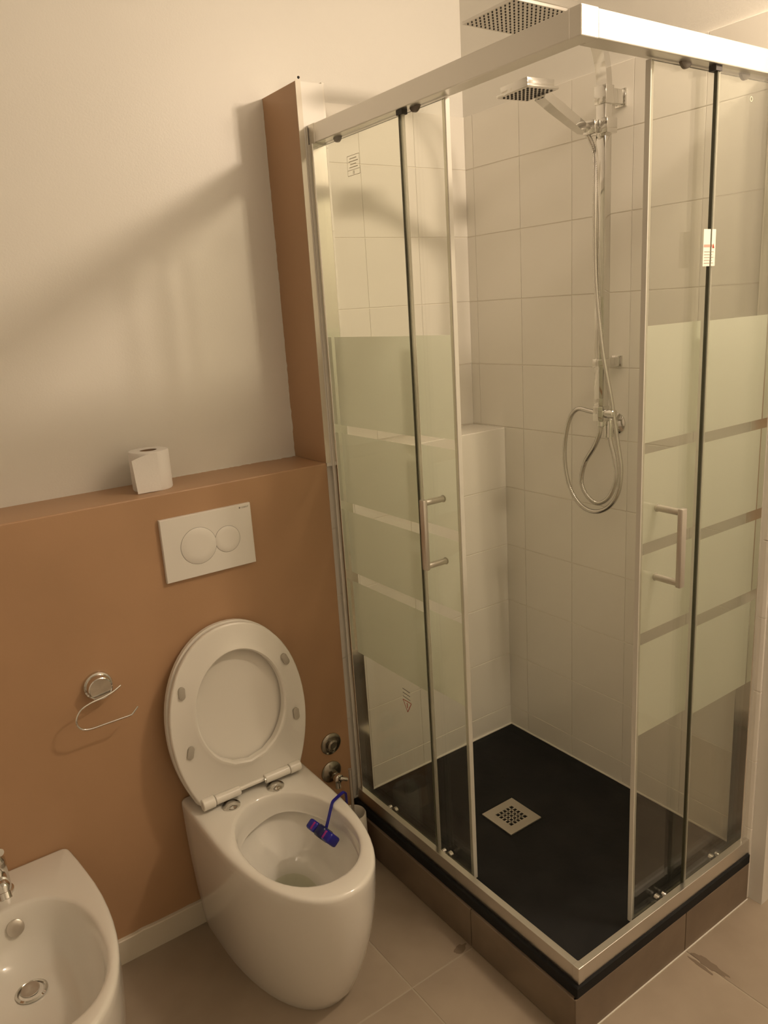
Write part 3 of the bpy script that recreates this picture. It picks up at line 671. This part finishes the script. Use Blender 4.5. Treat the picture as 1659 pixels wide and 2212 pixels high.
# ================================================================== SMALL THINGS
# toilet roll
rollx, rolly = -1.163, 0.092
roll = thing('toilet_roll', 'white toilet paper roll standing on the brown ledge', 'toilet roll', (rollx, rolly, HL))
mb = MB(); mb.lathe((rollx, rolly, HL), (0, 0, 1), [(0.022, 0.0), (0.048, 0.0), (0.0495, .003), (0.0495, .096), (0.048, .099), (0.022, .099), (0.0215, .096), (0.0215, 0.003), (0.022, 0.0)], 48); mb.build('paper', 'paper', roll, smooth=40)
MB().lathe((rollx, rolly, HL + .001), (0, 0, 1), [(0.0213, 0), (0.0213, .0965), (0.0205, .0965), (0.0205, 0)], 32).build('core', 'card', roll, smooth=40)
mb = MB(); a_, b_ = [], []
for i in range(9):
    t = i / 8; p = Vector((-1.158 - .060 * t, 0.0425 - .0006 * math.sin(t * PI) + .0005 * t, HL + .0015)); a_.append(p); b_.append(p + Vector((-.004 * t, 0.002 * t, .0955 - .012 * t ** 2)))
mb.loft([a_, b_, [p + Vector((0, .0006, 0)) for p in b_], [p + Vector((0, .0006, 0)) for p in a_], a_], closed=False); mb.build('loose_sheet', 'paper', roll, smooth=40)
# paper holder
ph = thing('toilet_paper_holder', 'empty chrome toilet paper holder on the brown wall', 'paper holder', (-1.397, 0, 0.79))
mb = MB(); mb.lathe((-1.397, 0, 0.793), (0, -1, 0), [(0.0345, 0), (0.0350, .006), (0.0340, .009), (0.0305, .010), (0.0295, .022), (0.0285, .030), (0.0265, .0315), (0.0255, .0300), (0.001, .0285)], 40, 0, True, True); mb.build('rose', 'chrome', ph, smooth=40)
MB().tube(catmull([(-1.350, -.030, .7865), (-1.372, -.036, .7790), (-1.400, -.040, .7740), (-1.430, -.043, .7710), (-1.452, -.046, .7640), (-1.4655, -.049, .7475), (-1.467, -.050, .7310), (-1.4575, -.051, .7165), (-1.440, -.052, .7110), (-1.410, -.052, .7110), (-1.375, -.052, .7115), (-1.345, -.052, .7120), (-1.337, -.052, .7150), (-1.3225, -.052, .7285)], 6), 0.0024, 10).build('bar', 'chrome', ph, smooth=60)
# pipe rosette and angle valve
rs = thing('pipe_cover', 'round chrome pipe cover on the brown wall above the angle valve', 'pipe cover', (-.7645, 0, .376))
MB().lathe((-.7645, 0, .376), (0, -1, 0), [(0.0345, 0), (0.034, .003), (0.029, .006), (0.020, .007), (0.019, .012)], 36, 0, True, True).build('rose', 'dark_refl_chrome', rs, smooth=40)
MB().lathe((-.7645, -.012, .376), (0, -1, 0), [(0.018, 0), (0.018, .004), (0.012, .006), (0.0115, .003), (0.001, .003)], 28, 0, True, True).build('plug', 'dark_refl_chrome', rs, smooth=40)
vl = thing('angle_valve', 'small chrome angle valve on the wall behind the toilet', 'valve', (-.7715, 0, .283))
MB().lathe((-.7715, 0, .283), (0, -1, 0), [(0.0345, 0), (0.034, .003), (0.028, .007), (0.012, .010), (0.011, .030)], 36, 0, True, True).build('rose', 'dark_refl_chrome', vl, smooth=40)
mb = MB(); mb.lathe((-.7715, -.024, .280), (0, -1, 0), [(0.013, 0), (0.014, .004), (0.014, .022), (0.009, .025)], 22, 0, True, True); mb.cyl((-.7715, -.034, .278), (-.7715, -.034, .245), 0.010, 18); mb.build('body', 'chrome', vl, smooth=40)
MB().tube([(-.768, -.046, .281), (-.757, -.050, .277), (-.748, -.052, .272)], [0.0055, 0.0065, 0.006], 12).build('lever', 'chrome', vl, smooth=40)
# toilet brush
bx_, by_ = -.765, -.098
br = thing('toilet_brush', 'toilet brush with chrome handle in a white round holder beside the toilet', 'toilet brush', (bx_, by_, 0))
MB().lathe((bx_, by_, 0), (0, 0, 1), [(0.038, 0), (0.040, .004), (0.0405, .10), (0.0400, .186), (0.0380, .190), (0.0360, .186), (0.0360, .02), (0.001, .018)], 40, 0, True).build('holder', 'plastic', br, smooth=40)
MB().tube([(bx_, by_, .06), (bx_ + .002, by_, .2), (bx_ + .004, by_ + .002, .335)], [0.0045, 0.0045, 0.0055], 14).build('handle', 'steel', br, smooth=40)
mb = MB()
for k in range(90):
    a = random.random() * 2 * PI; z = .035 + random.random() * .07; q = Vector((bx_, by_, z)); e = q + Vector((math.cos(a) * .031, math.sin(a) * .031, random.uniform(-.008, .008)))
    mb.tube([q, e], [.0012, .0008], 4)
bb = mb.build('bristles', 'plastic', br); bb['kind'] = 'stuff'
# toilet rim freshener
fr = thing('rim_freshener', 'blue and purple toilet rim freshener hooked over the bowl edge', 'air freshener', (-.985, -.32, .352))
def strip(P, hw2, name, mk, parent, wdir=(0, 1, 0)):
    pts = catmull(P, 6); mb = MB(); rings = []
    for i, p in enumerate(pts):
        T = (pts[min(i + 1, len(pts) - 1)] - pts[max(i - 1, 0)]).normalized(); W = Vector(wdir); W = (W - T * W.dot(T)).normalized(); Nn = T.cross(W)
        rings.append([p + W * hw2 + Nn * .0014, p - W * hw2 + Nn * .0014, p - W * hw2 - Nn * .0014, p + W * hw2 - Nn * .0014])
    mb.loft(rings, True, True); return mb.build(name, mk, parent, smooth=40)
strip([(-.978, -.318, .357), (-.960, -.306, .377), (-.9415, -.293, .398), (-.933, -.288, .4055), (-.922, -.283, .4065), (-.895, -.273, .4070), (-.8835, -.270, .403), (-.8800, -.267, .388), (-.879, -.265, .365)], 0.0042, 'hook', 'blue', fr)
fd = Vector((.10, -1, 0.0)).normalized(); fu = Vector((-.62, 0, .8)); fu = (fu - fd * fu.dot(fd)).normalized(); fs = fd.cross(fu)
fc = Vector((-.986, -.318, .356))
for sgn, nm in ((-1, 'cage'), (1, 'cage')):
    c = fc + fd * .027 * sgn + fu * (-.004 * sgn)
    g = MB().obox(c, fd, fu, fs, .0165, .0195, .0135, bev=.006).build(nm, 'blue', fr, smooth=50)
    MB().obox(c - fd * .006 * sgn + fu * .0115 + fs * 0, fd, fu, fs, .0045, .0085, .0105, bev=.0025).build('gel', 'purple', g, smooth=50)
MB().obox(fc - fu * .004, fd, fu, fs, .017, .0235, .0155, bev=.008).build('gel_block', 'navy', fr, smooth=50)
MB().cyl(fc - fu * .030 + fs * .004, fc - fu * .018 + fs * .004, .0022, 10).build('peg', 'navy', fr)

# ================================================================== LAMP (ceiling fitting beyond the shower, out of frame)
lp = thing('ceiling_lamp', 'twin bulb ceiling lamp beyond the shower corner', 'lamp', (LAMP.x, LAMP.y, CEIL))
MB().lathe((LAMP.x, LAMP.y, CEIL), (0, 0, -1), [(0.06, 0), (0.06, .012), (0.05, .02), (0.012, .024), (0.010, .16)], 32, 0, True, True).build('canopy', 'lamp_white', lp, smooth=40)
MB().box(LAMP.x - .10, LAMP.x + .10, LAMP.y - .012, LAMP.y + .012, CEIL - .18, CEIL - .155, bev=.004).build('arm', 'lamp_white', lp, smooth=40)
for k, dx in enumerate((-.05, .05)):
    ld = bpy.data.lights.new('bulb', 'POINT'); ld.energy = LAMP_POWER / 2; ld.color = LAMP_COL; ld.shadow_soft_size = 0.035
    lo_ = bpy.data.objects.new('bulb', ld); COL.objects.link(lo_); lo_.location = (LAMP.x + dx, LAMP.y, LAMP.z)
